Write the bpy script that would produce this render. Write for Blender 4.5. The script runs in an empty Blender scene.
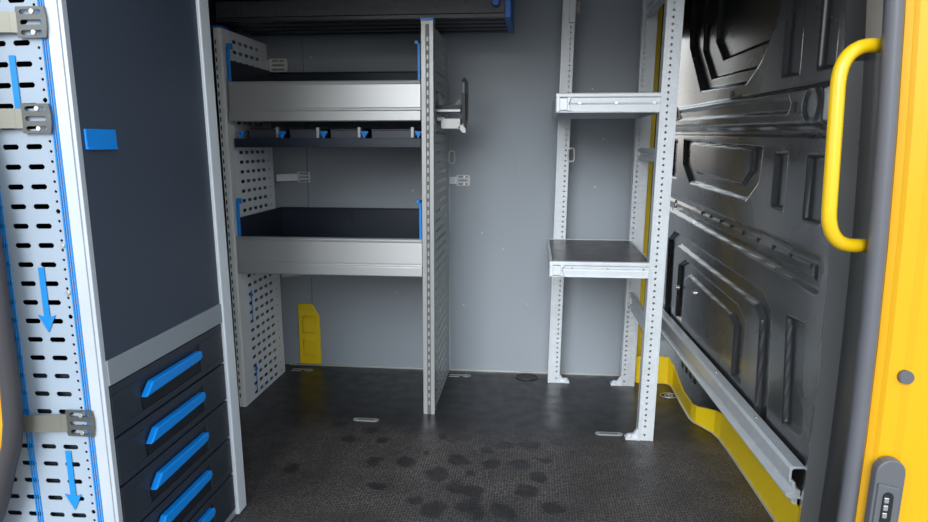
import bpy, bmesh, math, random
import numpy as np
from mathutils import Vector, Matrix

random.seed(4)
S = bpy.context.scene
COL = S.collection

# ------------------------------------------------------------------ camera
cd = bpy.data.cameras.new('camera')
cam = bpy.data.objects.new('camera', cd)
COL.objects.link(cam)
_f, _vx, _vy, _roll = 682.0, 535.0 - 464.0, 143.5 - 261.0, 0.018
_y = Vector((_vx, _vy, _f)).normalized()
_u = Vector((math.sin(_roll), -math.cos(_roll), 0))
_z = (_u - _y * _u.dot(_y)).normalized()
_x = _y.cross(_z)
rx, dn, fw = [Vector((_x[i], _y[i], _z[i])) for i in range(3)]   # camera right / down / forward in the room
cam.matrix_world = Matrix(((rx.x, -dn.x, -fw.x, 0), (rx.y, -dn.y, -fw.y, 0), (rx.z, -dn.z, -fw.z, 1.0), (0, 0, 0, 1)))
cd.sensor_width = 36.0
cd.lens = _f / 928 * 36
cd.clip_start = 0.02
S.camera = cam

# ------------------------------------------------------------------ light
w = bpy.data.worlds.new('world')
S.world = w
w.use_nodes = True
nt = w.node_tree
nt.nodes.clear()
out = nt.nodes.new('ShaderNodeOutputWorld')
bg = nt.nodes.new('ShaderNodeBackground')
tc = nt.nodes.new('ShaderNodeTexCoord')
sep = nt.nodes.new('ShaderNodeSeparateXYZ')
rp = nt.nodes.new('ShaderNodeValToRGB')
nt.links.new(tc.outputs['Generated'], sep.inputs[0])
mr = nt.nodes.new('ShaderNodeMapRange')
mr.inputs['From Min'].default_value = -1
nt.links.new(sep.outputs['Z'], mr.inputs['Value'])
nt.links.new(mr.outputs[0], rp.inputs['Fac'])
e = rp.color_ramp.elements
e[0].position = 0.0;  e[0].color = (0.30, 0.29, 0.28, 1)
e[1].position = 1.0;  e[1].color = (0.40, 0.56, 0.78, 1)
for p, c in ((0.49, (0.36, 0.35, 0.33, 1)), (0.505, (1.0, 0.95, 0.88, 1)), (0.64, (0.80, 0.92, 1.0, 1))):
    n = e.new(p); n.color = c
nt.links.new(rp.outputs[0], bg.inputs['Color'])
bg.inputs['Strength'].default_value = 1.85
nt.links.new(bg.outputs[0], out.inputs[0])

sd = bpy.data.lights.new('sun', 'SUN')
sd.energy = 2.1
sd.angle = math.radians(34)
sd.color = (0.93, 0.97, 1.0)
sun = bpy.data.objects.new('sun', sd)
COL.objects.link(sun)
sun.rotation_euler = Vector((0.14, 0.90, -0.40)).to_track_quat('-Z', 'Y').to_euler()

S.view_settings.view_transform = 'Standard'
S.view_settings.look = 'None'
S.view_settings.gamma = 1
S.view_settings.use_curve_mapping = False
S.view_settings.exposure = 0.15

# ------------------------------------------------------------------ materials
def mat(name, col, rough=0.5, metal=0.0, noise=0.0, nscale=30, bump=0.0, bscale=300, stretch=None, spec=None, coat=0.0):
    m = bpy.data.materials.new(name)
    m.use_nodes = True
    t = m.node_tree
    b = t.nodes['Principled BSDF']
    b.inputs['Base Color'].default_value = (*col, 1)
    b.inputs['Roughness'].default_value = rough
    b.inputs['Metallic'].default_value = metal
    if spec is not None: b.inputs['Specular IOR Level'].default_value = spec
    if coat: b.inputs['Coat Weight'].default_value = coat; b.inputs['Coat Roughness'].default_value = 0.15
    tc = t.nodes.new('ShaderNodeTexCoord')
    mp = t.nodes.new('ShaderNodeMapping')
    t.links.new(tc.outputs['Object'], mp.inputs[0])
    if stretch: mp.inputs['Scale'].default_value = stretch
    if noise:
        n = t.nodes.new('ShaderNodeTexNoise'); n.inputs['Scale'].default_value = nscale; n.inputs['Detail'].default_value = 5
        t.links.new(mp.outputs[0], n.inputs['Vector'])
        mx = t.nodes.new('ShaderNodeMix'); mx.data_type = 'RGBA'
        mx.inputs['A'].default_value = (*[c * (1 - noise) for c in col], 1)
        mx.inputs['B'].default_value = (*[min(1, c * (1 + noise)) for c in col], 1)
        t.links.new(n.outputs['Fac'], mx.inputs['Factor'])
        t.links.new(mx.outputs['Result'], b.inputs['Base Color'])
        r = t.nodes.new('ShaderNodeMapRange')
        r.inputs['To Min'].default_value = max(0.02, rough - 0.1); r.inputs['To Max'].default_value = rough + 0.1
        t.links.new(n.outputs['Fac'], r.inputs['Value']); t.links.new(r.outputs[0], b.inputs['Roughness'])
    if bump:
        n2 = t.nodes.new('ShaderNodeTexNoise'); n2.inputs['Scale'].default_value = bscale
        t.links.new(mp.outputs[0], n2.inputs['Vector'])
        bp = t.nodes.new('ShaderNodeBump'); bp.inputs['Strength'].default_value = bump; bp.inputs['Distance'].default_value = 0.002
        t.links.new(n2.outputs['Fac'], bp.inputs['Height']); t.links.new(bp.outputs[0], b.inputs['Normal'])
    return m

M = dict(
    panel=mat('perforated_steel_pale', (0.37, 0.43, 0.50), 0.45, 0, 0.05, 8),
    panel_s=mat('perforated_steel_light', (0.86, 0.89, 0.94), 0.45, 0, 0.05, 8),
    panel2=mat('perforated_steel_grey', (0.50, 0.53, 0.54), 0.42, 0.15, 0.12, 10),
    post_w=mat('pale_aluminium', (0.60, 0.63, 0.67), 0.38, 0.25, 0.05, 12),
    post_f=mat('white_aluminium', (0.78, 0.82, 0.86), 0.4, 0.1, 0.04, 12),
    post_g=mat('grey_aluminium', (0.42, 0.42, 0.41), 0.4, 0.4, 0.06, 12),
    post_l=mat('shelf_post_aluminium', (0.88, 0.87, 0.86), 0.45, 0.0, 0.05, 12),
    slotback=mat('slot_backing', (0.72, 0.72, 0.7), 0.5, 0.1),
    alu=mat('brushed_aluminium', (0.60, 0.60, 0.595), 0.38, 0.4, 0.05, 60, stretch=(1, 40, 40)),
    galv=mat('galvanised_steel', (0.72, 0.75, 0.78), 0.42, 0.2, 0.12, 25),
    rail=mat('mill_aluminium', (0.76, 0.78, 0.80), 0.42, 0.3, 0.12, 30),
    zinc=mat('zinc_plate', (0.15, 0.15, 0.145), 0.38, 0.7, 0.2, 60),
    strap=mat('pale_steel_strap', (0.24, 0.23, 0.19), 0.42, 0.45, 0.08, 15),
    bolt=mat('bright_bolt', (0.8, 0.8, 0.8), 0.25, 0.9),
    blue=mat('blue_plastic', (0.002, 0.26, 0.80), 0.38, 0, 0.06, 20),
    blue_d=mat('deep_blue_plastic', (0.014, 0.14, 0.55), 0.4),
    stripe=mat('blue_sticker', (0.004, 0.24, 0.66), 0.5),
    door=mat('slate_blue_board', (0.047, 0.060, 0.088), 0.5, 0, 0.10, 2),
    drawer=mat('dark_drawer', (0.026, 0.033, 0.045), 0.42, 0, 0.10, 12),
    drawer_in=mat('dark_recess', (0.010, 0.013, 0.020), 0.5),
    crossbar=mat('grey_crossbar', (0.34, 0.37, 0.40), 0.42, 0.25, 0.05, 10),
    tray=mat('dark_tray_steel', (0.020, 0.027, 0.046), 0.42, 0, 0.10, 8),
    tray_top=mat('dark_overhead_steel', (0.034, 0.034, 0.042), 0.30, 0, 0.15, 60, bump=0.35, bscale=420),
    bin=mat('dark_bin_plastic', (0.062, 0.066, 0.090), 0.45),
    black=mat('black_plastic', (0.012, 0.012, 0.013), 0.5),
    rubber=mat('grey_rubber_seal', (0.125, 0.125, 0.14), 0.42, 0, 0.06, 15),
    rubber_d=mat('dark_rubber_seal', (0.05, 0.045, 0.05), 0.5, 0, 0.08, 15),
    yellow=mat('yellow_paint', (0.80, 0.40, 0.001), 0.32, 0, 0.03, 3, coat=0.3),
    yellow_t=mat('yellow_tube_paint', (0.84, 0.52, 0.006), 0.28, 0, 0.03, 6, coat=0.4),
    yellow_d=mat('yellow_panel_paint', (1.0, 0.66, 0.01), 0.42, 0, 0.10, 20),
    blackpaint=mat('black_body_paint', (0.038, 0.038, 0.041), 0.27, 0.0, 0.06, 3, spec=1.0, coat=0.5),
    pillar=mat('charcoal_pillar_paint', (0.12, 0.118, 0.116), 0.30, 0, 0.08, 8, spec=1.0, coat=1.0),
    darkrefl=mat('painted_dark_reflection', (0.022, 0.022, 0.023), 0.4),
    cream=mat('painted_cream_reflection', (0.62, 0.53, 0.46), 0.5, 0, 0.08, 6),
    rib=mat('dark_ribbed_edge', (0.014, 0.017, 0.026), 0.35),
    latch=mat('grey_latch_plastic', (0.12, 0.12, 0.13), 0.45),
    board=mat('dark_shelf_board', (0.050, 0.042, 0.040), 0.34, 0, 0.2, 20),
    ground=mat('asphalt', (0.22, 0.21, 0.20), 0.9, 0, 0.2, 5),
    ceiling=mat('dark_ceiling_lining', (0.035, 0.035, 0.04), 0.7, 0, 0.1, 4),
    lining=mat('dark_wall_lining', (0.045, 0.055, 0.075), 0.5, 0, 0.1, 4),
    scuff=mat('worn_metal_insert', (0.55, 0.55, 0.53), 0.45, 0.5, 0.15, 80),
)

def bulkhead_mat():
    m = mat('grey_bulkhead_paint', (0.34, 0.375, 0.415), 0.48, 0, 0.04, 1.5, bump=0.12, bscale=160)
    t = m.node_tree; b = t.nodes['Principled BSDF']
    src = b.inputs['Base Color'].links[0].from_socket
    tc = t.nodes.new('ShaderNodeTexCoord')
    # faint brownish runs and scuffs
    mp = t.nodes.new('ShaderNodeMapping'); mp.inputs['Scale'].default_value = (14, 1, 2.2)
    n = t.nodes.new('ShaderNodeTexNoise'); n.inputs['Scale'].default_value = 2.2; n.inputs['Detail'].default_value = 6
    r = t.nodes.new('ShaderNodeMapRange'); r.inputs['From Min'].default_value = 0.68; r.inputs['From Max'].default_value = 0.80; r.inputs['To Max'].default_value = 0.35
    mx = t.nodes.new('ShaderNodeMix'); mx.data_type = 'RGBA'; mx.inputs['B'].default_value = (0.30, 0.29, 0.27, 1)
    t.links.new(tc.outputs['Object'], mp.inputs[0]); t.links.new(mp.outputs[0], n.inputs['Vector'])
    t.links.new(n.outputs['Fac'], r.inputs['Value']); t.links.new(r.outputs[0], mx.inputs['Factor'])
    t.links.new(src, mx.inputs['A']); t.links.new(mx.outputs['Result'], b.inputs['Base Color'])
    return m
M['bulkhead'] = bulkhead_mat()

def floor_mat():
    m = bpy.data.materials.new('phenolic_mesh_floor'); m.use_nodes = True
    t = m.node_tree; b = t.nodes['Principled BSDF']; L = t.links.new
    N = lambda k: t.nodes.new(k)
    tc = N('ShaderNodeTexCoord')
    def noise(scale, detail=4, sc=None):
        n = N('ShaderNodeTexNoise'); n.inputs['Scale'].default_value = scale; n.inputs['Detail'].default_value = detail
        if sc:
            mp = N('ShaderNodeMapping'); mp.inputs['Scale'].default_value = sc
            L(tc.outputs['Object'], mp.inputs[0]); L(mp.outputs[0], n.inputs['Vector'])
        else: L(tc.outputs['Object'], n.inputs['Vector'])
        return n.outputs['Fac']
    def maprange(v, a, b_, c=0, d=1):
        r = N('ShaderNodeMapRange'); r.interpolation_type = 'SMOOTHSTEP'
        r.inputs['From Min'].default_value = a; r.inputs['From Max'].default_value = b_
        r.inputs['To Min'].default_value = c; r.inputs['To Max'].default_value = d
        L(v, r.inputs['Value']); return r.outputs[0]
    def math_(op, a, b_=None):
        n = N('ShaderNodeMath'); n.operation = op
        for i, v in enumerate((a, b_)):
            if v is None: continue
            if isinstance(v, (int, float)): n.inputs[i].default_value = v
            else: L(v, n.inputs[i])
        return n.outputs[0]
    def mix(f, a, b_):
        n = N('ShaderNodeMix'); n.data_type = 'RGBA'
        for k, v in (('Factor', f), ('A', a), ('B', b_)):
            if isinstance(v, tuple): n.inputs[k].default_value = (*v, 1)
            elif isinstance(v, (int, float)): n.inputs[k].default_value = v
            else: L(v, n.inputs[k])
        return n.outputs['Result']
    vo = N('ShaderNodeTexVoronoi'); vo.feature = 'F1'; vo.inputs['Scale'].default_value = 120; vo.inputs['Randomness'].default_value = 0.35
    L(tc.outputs['Object'], vo.inputs['Vector'])
    cell = maprange(vo.outputs['Distance'], 0.30, 0.62)
    sx = N('ShaderNodeSeparateXYZ'); L(tc.outputs['Object'], sx.inputs[0])
    # trodden, dusty band nearer the doors: dirt left in the mesh pattern
    wob = math_('ADD', sx.outputs['Y'], math_('MULTIPLY', math_('SUBTRACT', noise(2.2), 0.5), 0.5))
    dusty = maprange(wob, 2.36, 2.12)
    dust = math_('MULTIPLY', dusty, maprange(noise(5, 6), 0.30, 0.72, 0.55, 1.0))
    base = mix(maprange(noise(9, 6), 0.35, 0.7), (0.011, 0.010, 0.012), (0.021, 0.018, 0.018))
    grain = mix(cell, (0.036, 0.030, 0.028), (0.165, 0.138, 0.125))
    col = mix(dust, base, grain)
    # light scratches
    scr = maprange(noise(14, 8, (1, 6, 1)), 0.66, 0.78, 0, 0.35)
    col = mix(scr, col, (0.13, 0.115, 0.105))
    # damp spots
    spots = [(-0.495, 1.992, .05), (-0.39, 2.002, .06), (-0.285, 1.932, .07), (-0.223, 1.862, .06), (-0.119, 2.019, .055), (-0.086, 2.149, .05), (0.001, 2.171, .05), (-0.23, 2.03, .06), (-0.031, 2.028, .07), (-0.161, 1.75, .09), (-0.27, 1.73, .07), (-0.32, 1.762, .05), (-0.073, 1.741, .07), (-0.007, 1.864, .07), (-0.941, 2.296, .08), (-0.742, 1.93, .05), (-0.159, 1.848, .06), (0.03, 1.95, .05), (-0.62, 2.15, .04), (-0.56, 2.23, .05), (-0.5, 2.15, .04), (0.06, 1.78, .06), (-.15, 2.12, .03), (-.18, 1.95, .03), (-.33, 2.06, .03), (-.45, 1.85, .04), (.05, 2.06, .035), (-.68, 2.27, .045), (-.3, 2.2, .03), (.09, 2.2, .03)]
    wn = N('ShaderNodeTexNoise'); wn.inputs['Scale'].default_value = 14; L(tc.outputs['Object'], wn.inputs['Vector'])
    acc = None
    jit = math_('MULTIPLY', math_('SUBTRACT', wn.outputs['Fac'], 0.5), 0.08)
    for (a, c, r_) in spots:
        dx = math_('SUBTRACT', sx.outputs['X'], a); dy = math_('SUBTRACT', sx.outputs['Y'], c)
        d = math_('SQRT', math_('ADD', math_('MULTIPLY', dx, dx), math_('MULTIPLY', math_('MULTIPLY', dy, dy), 0.8)))
        s_ = maprange(math_('ADD', d, jit), r_ * .66, r_ * 0.36)
        acc = s_ if acc is None else math_('MAXIMUM', acc, s_)
    col = mix(math_('MULTIPLY', acc, 0.75), col, (0.014, 0.012, 0.013))
    L(col, b.inputs['Base Color'])
    rgh = math_('ADD', maprange(noise(18, 5), 0.3, 0.7, 0.30, 0.44), math_('MULTIPLY', dust, 0.14))
    L(rgh, b.inputs['Roughness'])
    bp = N('ShaderNodeBump'); bp.inputs['Strength'].default_value = 0.2; bp.inputs['Distance'].default_value = 0.0008
    L(math_('MULTIPLY', vo.outputs['Distance'], dusty), bp.inputs['Height']); L(bp.outputs[0], b.inputs['Normal'])
    return m
M['floor'] = floor_mat()

# ------------------------------------------------------------------ helpers
WLOC = {}
class MB:
    def __init__(s): s.bm = bmesh.new()
    def face(s, pts, smooth=False):
        f = s.bm.faces.new([s.bm.verts.new(p) for p in pts]); f.smooth = smooth; return f
    def box(s, x0, x1, y0, y1, z0, z1, sh=None):
        # sh: function moving every corner (used for leaning posts)
        P = [(x, y, z) for z in (z0, z1) for y in (y0, y1) for x in (x0, x1)]
        if sh: P = [sh(p) for p in P]
        v = [s.bm.verts.new(p) for p in P]
        for q in ((0, 2, 3, 1), (4, 5, 7, 6), (0, 1, 5, 4), (2, 6, 7, 3), (0, 4, 6, 2), (1, 3, 7, 5)):
            s.bm.faces.new([v[i] for i in q])
        return s
    def extrude(s, prof, a, b, fn, smooth=False, caps=True):
        # closed profile (p,q) swept between two stations a and b: fn(t, p, q) -> xyz
        st = [[s.bm.verts.new(fn(t, p, q)) for p, q in prof] for t in (a, b)]
        n = len(prof)
        for i in range(n):
            f = s.bm.faces.new((st[0][i], st[0][(i + 1) % n], st[1][(i + 1) % n], st[1][i])); f.smooth = smooth
        if caps:
            s.bm.faces.new(st[0][::-1]); s.bm.faces.new(st[1])
        return s
    def cyl(s, p0, p1, r, n=12, r2=None, smooth=True):
        p0, p1 = Vector(p0), Vector(p1); d = (p1 - p0).normalized()
        a = d.orthogonal().normalized(); b = d.cross(a)
        r2 = r if r2 is None else r2
        R = [[s.bm.verts.new(p + (a * math.cos(2 * math.pi * k / n) + b * math.sin(2 * math.pi * k / n)) * rr) for k in range(n)] for p, rr in ((p0, r), (p1, r2))]
        for k in range(n):
            f = s.bm.faces.new((R[0][k], R[0][(k + 1) % n], R[1][(k + 1) % n], R[1][k])); f.smooth = smooth
        s.bm.faces.new(R[0][::-1]); s.bm.faces.new(R[1])
        return s
    def tube(s, pts, r, n=12, closed=False):
        pts = [Vector(p) for p in pts]; rings = []; N = len(pts); pa = None
        for i, p in enumerate(pts):
            if closed: d = pts[(i + 1) % N] - pts[i - 1]
            else: d = pts[min(i + 1, N - 1)] - pts[max(i - 1, 0)]
            d.normalize()
            a = d.orthogonal().normalized() if pa is None else (pa - d * pa.dot(d)).normalized()
            pa = a; b = d.cross(a)
            rings.append([s.bm.verts.new(p + (a * math.cos(2 * math.pi * k / n) + b * math.sin(2 * math.pi * k / n)) * r) for k in range(n)])
        for i in range(N if closed else N - 1):
            A, B = rings[i], rings[(i + 1) % N]
            for k in range(n):
                f = s.bm.faces.new((A[k], A[(k + 1) % n], B[(k + 1) % n], B[k])); f.smooth = True
        if not closed:
            s.bm.faces.new(rings[0][::-1]); s.bm.faces.new(rings[-1])
        return s
    def plate(s, us, vs, holes, fn):
        """sheet divided by us x vs; holes[(i,j)] = (cu, cv, w, h) cuts a rounded slot in that cell; fn(u,v)->xyz"""
        vv = {}
        def V(u, v):
            k = (round(u, 5), round(v, 5))
            if k not in vv: vv[k] = s.bm.verts.new(fn(u, v))
            return vv[k]
        for i in range(len(us) - 1):
            for j in range(len(vs) - 1):
                a, b, c, d = us[i], us[i + 1], vs[j], vs[j + 1]
                bl, br, tr, tl = V(a, c), V(b, c), V(b, d), V(a, d)
                hl = holes.get((i, j))
                if not hl:
                    s.bm.faces.new((bl, br, tr, tl)); continue
                cu, cv, w_, h_ = hl; k = min(w_, h_) * 0.32
                W, H = w_ / 2, h_ / 2
                P = [V(cu + x, cv + y) for x, y in ((-W + k, -H), (W - k, -H), (W, -H + k), (W, H - k), (W - k, H), (-W + k, H), (-W, H - k), (-W, -H + k))]
                for q in ((bl, br, P[1], P[0]), (br, P[2], P[1]), (br, tr, P[3], P[2]), (tr, P[4], P[3]), (tr, tl, P[5], P[4]), (tl, P[6], P[5]), (tl, bl, P[7], P[6]), (bl, P[0], P[7])):
                    s.bm.faces.new(q)
        return s
    def build(s, name, m, parent=None, bevel=0.0, solid=0.0, loc=None, recalc=True):
        me = bpy.data.meshes.new(name)
        if recalc: bmesh.ops.recalc_face_normals(s.bm, faces=s.bm.faces[:])
        off = Vector(loc) if loc is not None else (WLOC[parent.name] if parent else Vector((0, 0, 0)))
        for v in s.bm.verts: v.co -= off
        s.bm.to_mesh(me); s.bm.free()
        o = bpy.data.objects.new(name, me); COL.objects.link(o)
        me.materials.append(M[m])
        if parent: o.parent = parent
        else: o.location = off
        WLOC[o.name] = off
        if solid:
            k = o.modifiers.new('thickness', 'SOLIDIFY'); k.thickness = solid; k.offset = 0
        if bevel:
            k = o.modifiers.new('edges', 'BEVEL'); k.width = bevel; k.segments = 2; k.limit_method = 'ANGLE'
        return o

def tag(o, label=None, cat=None, group=None, kind=None):
    if label: o['label'] = label
    if cat: o['category'] = cat
    if group: o['group'] = group
    if kind: o['kind'] = kind
    return o
def thing(name, loc, label, cat, group=None):
    o = bpy.data.objects.new(name, None); COL.objects.link(o); o.location = loc; o.empty_display_size = 0.05
    WLOC[o.name] = Vector(loc)
    return tag(o, label, cat, group)
def struct(o): return tag(o, kind='structure')
def copy_tree(o, loc, label=None, group=None):
    c = o.copy(); COL.objects.link(c); c.location = loc
    if label: c['label'] = label
    if group: c['group'] = group
    for ch in o.children:
        d = ch.copy(); COL.objects.link(d); d.parent = c
        for g in ch.children:
            q = g.copy(); COL.objects.link(q); q.parent = d
    return c

# ------------------------------------------------------------------ the van shell
BY = 2.91                                     # bulkhead
# floor outline follows the step well by the right side
fl = [(-1.27, 1.22), (0.66, 1.22), (0.660, 1.76), (0.656, 1.99), (0.648, 2.30), (0.632, 2.345), (0.605, 2.39), (0.585, 2.43), (0.583, 2.60), (0.585, 2.82), (0.50, 2.84), (0.44, 2.90), (0.44, 2.93), (-1.27, 2.93)]
b = MB(); b.extrude(fl, -0.05, 0.0, lambda t, p, q: (p, q, t)); struct(b.build('floor', 'floor'))
b = MB(); b.box(-40, 40, -40, 40, -0.62, -0.60); struct(b.build('floor_outside', 'ground'))

# bulkhead of two boards with a narrow seam
b = MB()
xs = [-1.27, -0.985, 0.44]
for i in range(2): b.box(xs[i] + .0012, xs[i + 1] - .0012, BY, BY + .02, 0, 1.85)
b.box(-1.27, 0.44, BY + .02, BY + .03, 0, 1.85)
wb = struct(b.build('wall_back', 'bulkhead'))
for (x, z) in ((0.253, .821), (-.02, .31), (-.52, .80), (-.95, 1.36), (.28, 1.02), (-.22, .62), (-.60, .35), (-.13, .55), (.23, 1.22), (-.30, .30)):
    b = MB(); b.cyl((x, BY, z), (x, BY - .002, z), .005, 10, .003); struct(b.build('rivet', 'slotback', wb))
b = MB(); b.box(-1.10, 0.43, BY - .008, BY, 0.0, .006); struct(b.build('baseboard_back', 'scuff'))
b = MB(); b.box(-1.30, -1.27, 1.2, 2.95, -0.05, 1.85); struct(b.build('wall_left', 'lining'))
b = MB(); b.box(-1.30, 0.80, 1.2, 3.7, 1.85, 1.88); struct(b.build('ceiling', 'ceiling'))
b = MB(); b.box(-1.30, 0.80, 1.14, 1.20, 1.66, 1.88); struct(b.build('wall_rear_header', 'yellow'))  # unseen door header, set to cut light on the upper bulkhead

# right wall: pressed black steel
def sdf(P, Y, Z):
    d = np.full(Y.shape, 1e9); s = np.ones(Y.shape); n = len(P)
    for i in range(n):
        ay, az = P[i]; by, bz = P[i - 1]
        ey, ez = by - ay, bz - az; wy, wz = Y - ay, Z - az
        t = np.clip((wy * ey + wz * ez) / (ey * ey + ez * ez), 0, 1)
        d = np.minimum(d, (wy - ey * t) ** 2 + (wz - ez * t) ** 2)
        c1 = Z >= az; c2 = Z < bz; c3 = ey * wz > ez * wy
        flip = (c1 & c2 & c3) | (~c1 & ~c2 & ~c3)
        s = np.where(flip, -s, s)
    return s * np.sqrt(d)
def sm(t): t = np.clip(t, 0, 1); return t * t * (3 - 2 * t)
REL = [   # outline (y, z), depth towards the room, bevel
    ([(3.12, 1.9), (3.063, 1.409), (2.864, 1.217), (2.323, 1.199), (2.207, 1.248), (2.095, 1.358), (2.095, 1.9)], -.030, .022),
    ([(2.96, 1.9), (2.94, 1.373), (2.799, 1.252), (2.295, 1.241), (2.185, 1.303), (2.12, 1.385), (2.12, 1.9)], -.018, .012),
    ([(2.83, 1.9), (2.81, 1.394), (2.705, 1.315), (2.23, 1.313), (2.165, 1.37), (2.165, 1.9)], -.022, .014),
    ([(2.02, 1.9), (2.02, 1.187), (1.914, 1.185), (1.908, 1.9)], -.018, .012),
    ([(1.795, 1.9), (1.794, 1.184), (1.709, 1.182), (1.701, 1.9)], -.018, .012),
    ([(3.6, 1.150), (1.68, 1.128), (1.675, 1.052), (3.6, 1.085)], .042, .024),
    ([(3.143, 1.135), (1.888, 1.114), (1.872, 1.100), (1.888, 1.083), (3.078, 1.105)], -.014, .009),
    ([(3.6, 1.062), (1.69, 1.030), (1.69, 1.018), (3.6, 1.048)], -.014, .008),
    ([(3.326, 1.006), (3.207, 1.006), (3.208, 0.855), (3.326, 0.855)], -.02, .014),
    ([(3.09, 1.008), (3.085, 0.918), (2.965, 0.846), (2.252, 0.830), (2.155, 0.890), (2.14, 0.985)], -.020, .014),
    ([(2.985, 1.000), (2.98, 0.930), (2.900, 0.890), (2.305, 0.872), (2.235, 0.915), (2.228, 0.980)], .018, .012),
    ([(2.025, 0.967), (1.945, 0.970), (1.945, 0.826), (2.025, 0.830)], -.018, .012),
    ([(1.802, 0.965), (1.714, 0.968), (1.711, 0.813), (1.800, 0.815)], -.018, .012),
    ([(3.6, 0.768), (2.917, 0.755), (1.690, 0.726), (1.678, 0.706), (1.690, 0.645), (2.082, 0.660), (3.6, 0.706)], -.020, .012),
    ([(3.6, 0.742), (2.9, 0.728), (1.73, 0.702), (1.73, 0.672), (3.6, 0.724)], .008, .010),
    ([(3.29, 0.25), (3.285, 0.545), (3.17, 0.597), (2.050, 0.563), (1.968, 0.525), (1.948, 0.276), (1.95, .10), (3.29, .10)], -.022, .014),
    ([(3.165, 0.25), (3.165, 0.520), (3.105, 0.548), (2.104, 0.515), (2.048, 0.483), (2.035, 0.276), (2.03, .10), (3.17, .10)], .022, .013),
    ([(3.07, 0.27), (3.065, 0.460), (2.945, 0.502), (2.256, 0.470), (2.180, 0.432), (2.180, 0.284), (2.182, .24), (3.07, .24)], -.020, .013),
    ([(2.965, 0.27), (2.963, 0.425), (2.89, 0.452), (2.335, 0.425), (2.278, 0.400), (2.275, 0.284), (2.275, .24), (2.965, .24)], .020, .012),
    ([(1.845, 0.541), (1.744, 0.547), (1.715, 0.272), (1.818, 0.262)], -.020, .013),
]
def wall_x(y): return 0.69 - 0.02857 * (y - 1.5)
ny, nz = 440, 400
ys = np.linspace(1.58, 3.62, ny); zs = np.linspace(-0.05, 1.86, nz)
Y, Z = np.meshgrid(ys, zs, indexing='ij')
Hh = np.zeros_like(Y)
for P, d, bv in REL: Hh += d * .72 * (1 - sm(sdf(P, Y, Z) / (bv * .62)))
rr = np.hypot(Y - 1.735, Z - 1.090)                    # round dome at the end of the beam
Hh += .006 * (1 - sm((rr - .044) / .008)) - .008 * (1 - sm((rr - .030) / .010))
Hh += .0015 * np.sin(Y * 7 + Z * 3)                    # slight waviness of the sheet
me = bpy.data.meshes.new('wall_right')
X = wall_x(Y) - Hh
co = np.stack([X, Y, Z], -1).reshape(-1, 3)
idx = np.arange(ny * nz).reshape(ny, nz)
F = np.stack([idx[:-1, :-1], idx[:-1, 1:], idx[1:, 1:], idx[1:, :-1]], -1).reshape(-1, 4)
me.from_pydata(co.tolist(), [], F.tolist()); me.update()
me.polygons.foreach_set('use_smooth', [True] * len(me.polygons))
wr = bpy.data.objects.new('wall_right', me); COL.objects.link(wr); me.materials.append(M['blackpaint']); struct(wr); WLOC['wall_right'] = Vector((0, 0, 0))
k = wr.modifiers.new('thickness', 'SOLIDIFY'); k.thickness = .003; k.offset = -1
for (y, z) in ((2.775, .732), (2.656, .729), (2.526, .726), (2.407, .722), (2.279, .718), (2.142, .714), (2.012, .710), (1.883, .706), (1.752, .702)):
    b = MB(); x = wall_x(y) + .0085; b.cyl((x - .0015, y, z - .003), (x + .004, y, z - .003), .0065, 10); struct(b.build('punched_hole', 'black', wr))
for (y, z) in ((3.03, .374), (2.744, .412)):
    b = MB(); x = wall_x(y); b.cyl((x + .004, y, z), (x - .02, y, z), .006, 8); b.cyl((x + .0, y, z), (x - .006, y, z), .011, 8); struct(b.build('weld_stud', 'bolt', wr))
b = MB(); b.box(wall_x(1.84) - .0315, wall_x(1.84) - .02, 1.828, 1.842, 1.078, 1.104); struct(b.build('slot_hole', 'black', wr))
b = MB(); b.box(wall_x(2.46) - .004, wall_x(2.46) + .02, 2.44, 2.47, 1.150, 1.176); b.box(wall_x(2.46) - .004, wall_x(2.46) + .02, 2.36, 2.44, 1.150, 1.157); struct(b.build('cut_slot', 'black', wr))
for i in range(4):
    y = 2.90 - .065 * i; b = MB(); b.box(wall_x(y) - .003, wall_x(y) + .004, y - .014, y + .014, .05, .13); struct(b.build('vent_slot', 'black', wr))
# unseen baffles added to shape light; low end stays open to daylight
b = MB(); b.box(.45, .70, 3.62, 3.65, 1.52, 1.86); b.box(.445, .455, 2.99, 3.65, -.05, 1.86); b.box(.80, .83, 1.22, 3.7, -.3, 1.9); b.box(.44, .83, 2.0, 3.65, -.07, -.05); struct(b.build('wall_right_light_baffles', 'blackpaint'))

# yellow body pillar next to the bulkhead
b = MB(); ln = lambda p: (p[0] + .016 * p[2], p[1], p[2])
b.box(.405, .475, 2.925, 2.99, 0, 1.85, ln); b.box(.425, .438, 2.915, 2.93, 0, 1.85, ln)
struct(b.build('trim_1', 'yellow_d', bevel=.004))
b = MB(); b.box(.476, .535, 2.94, 2.99, 0, 1.85, ln); struct(b.build('daylight_gap_strip', 'blackpaint', bevel=.004))  # dark strip added to hide the daylight gap beside the pillar

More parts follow.
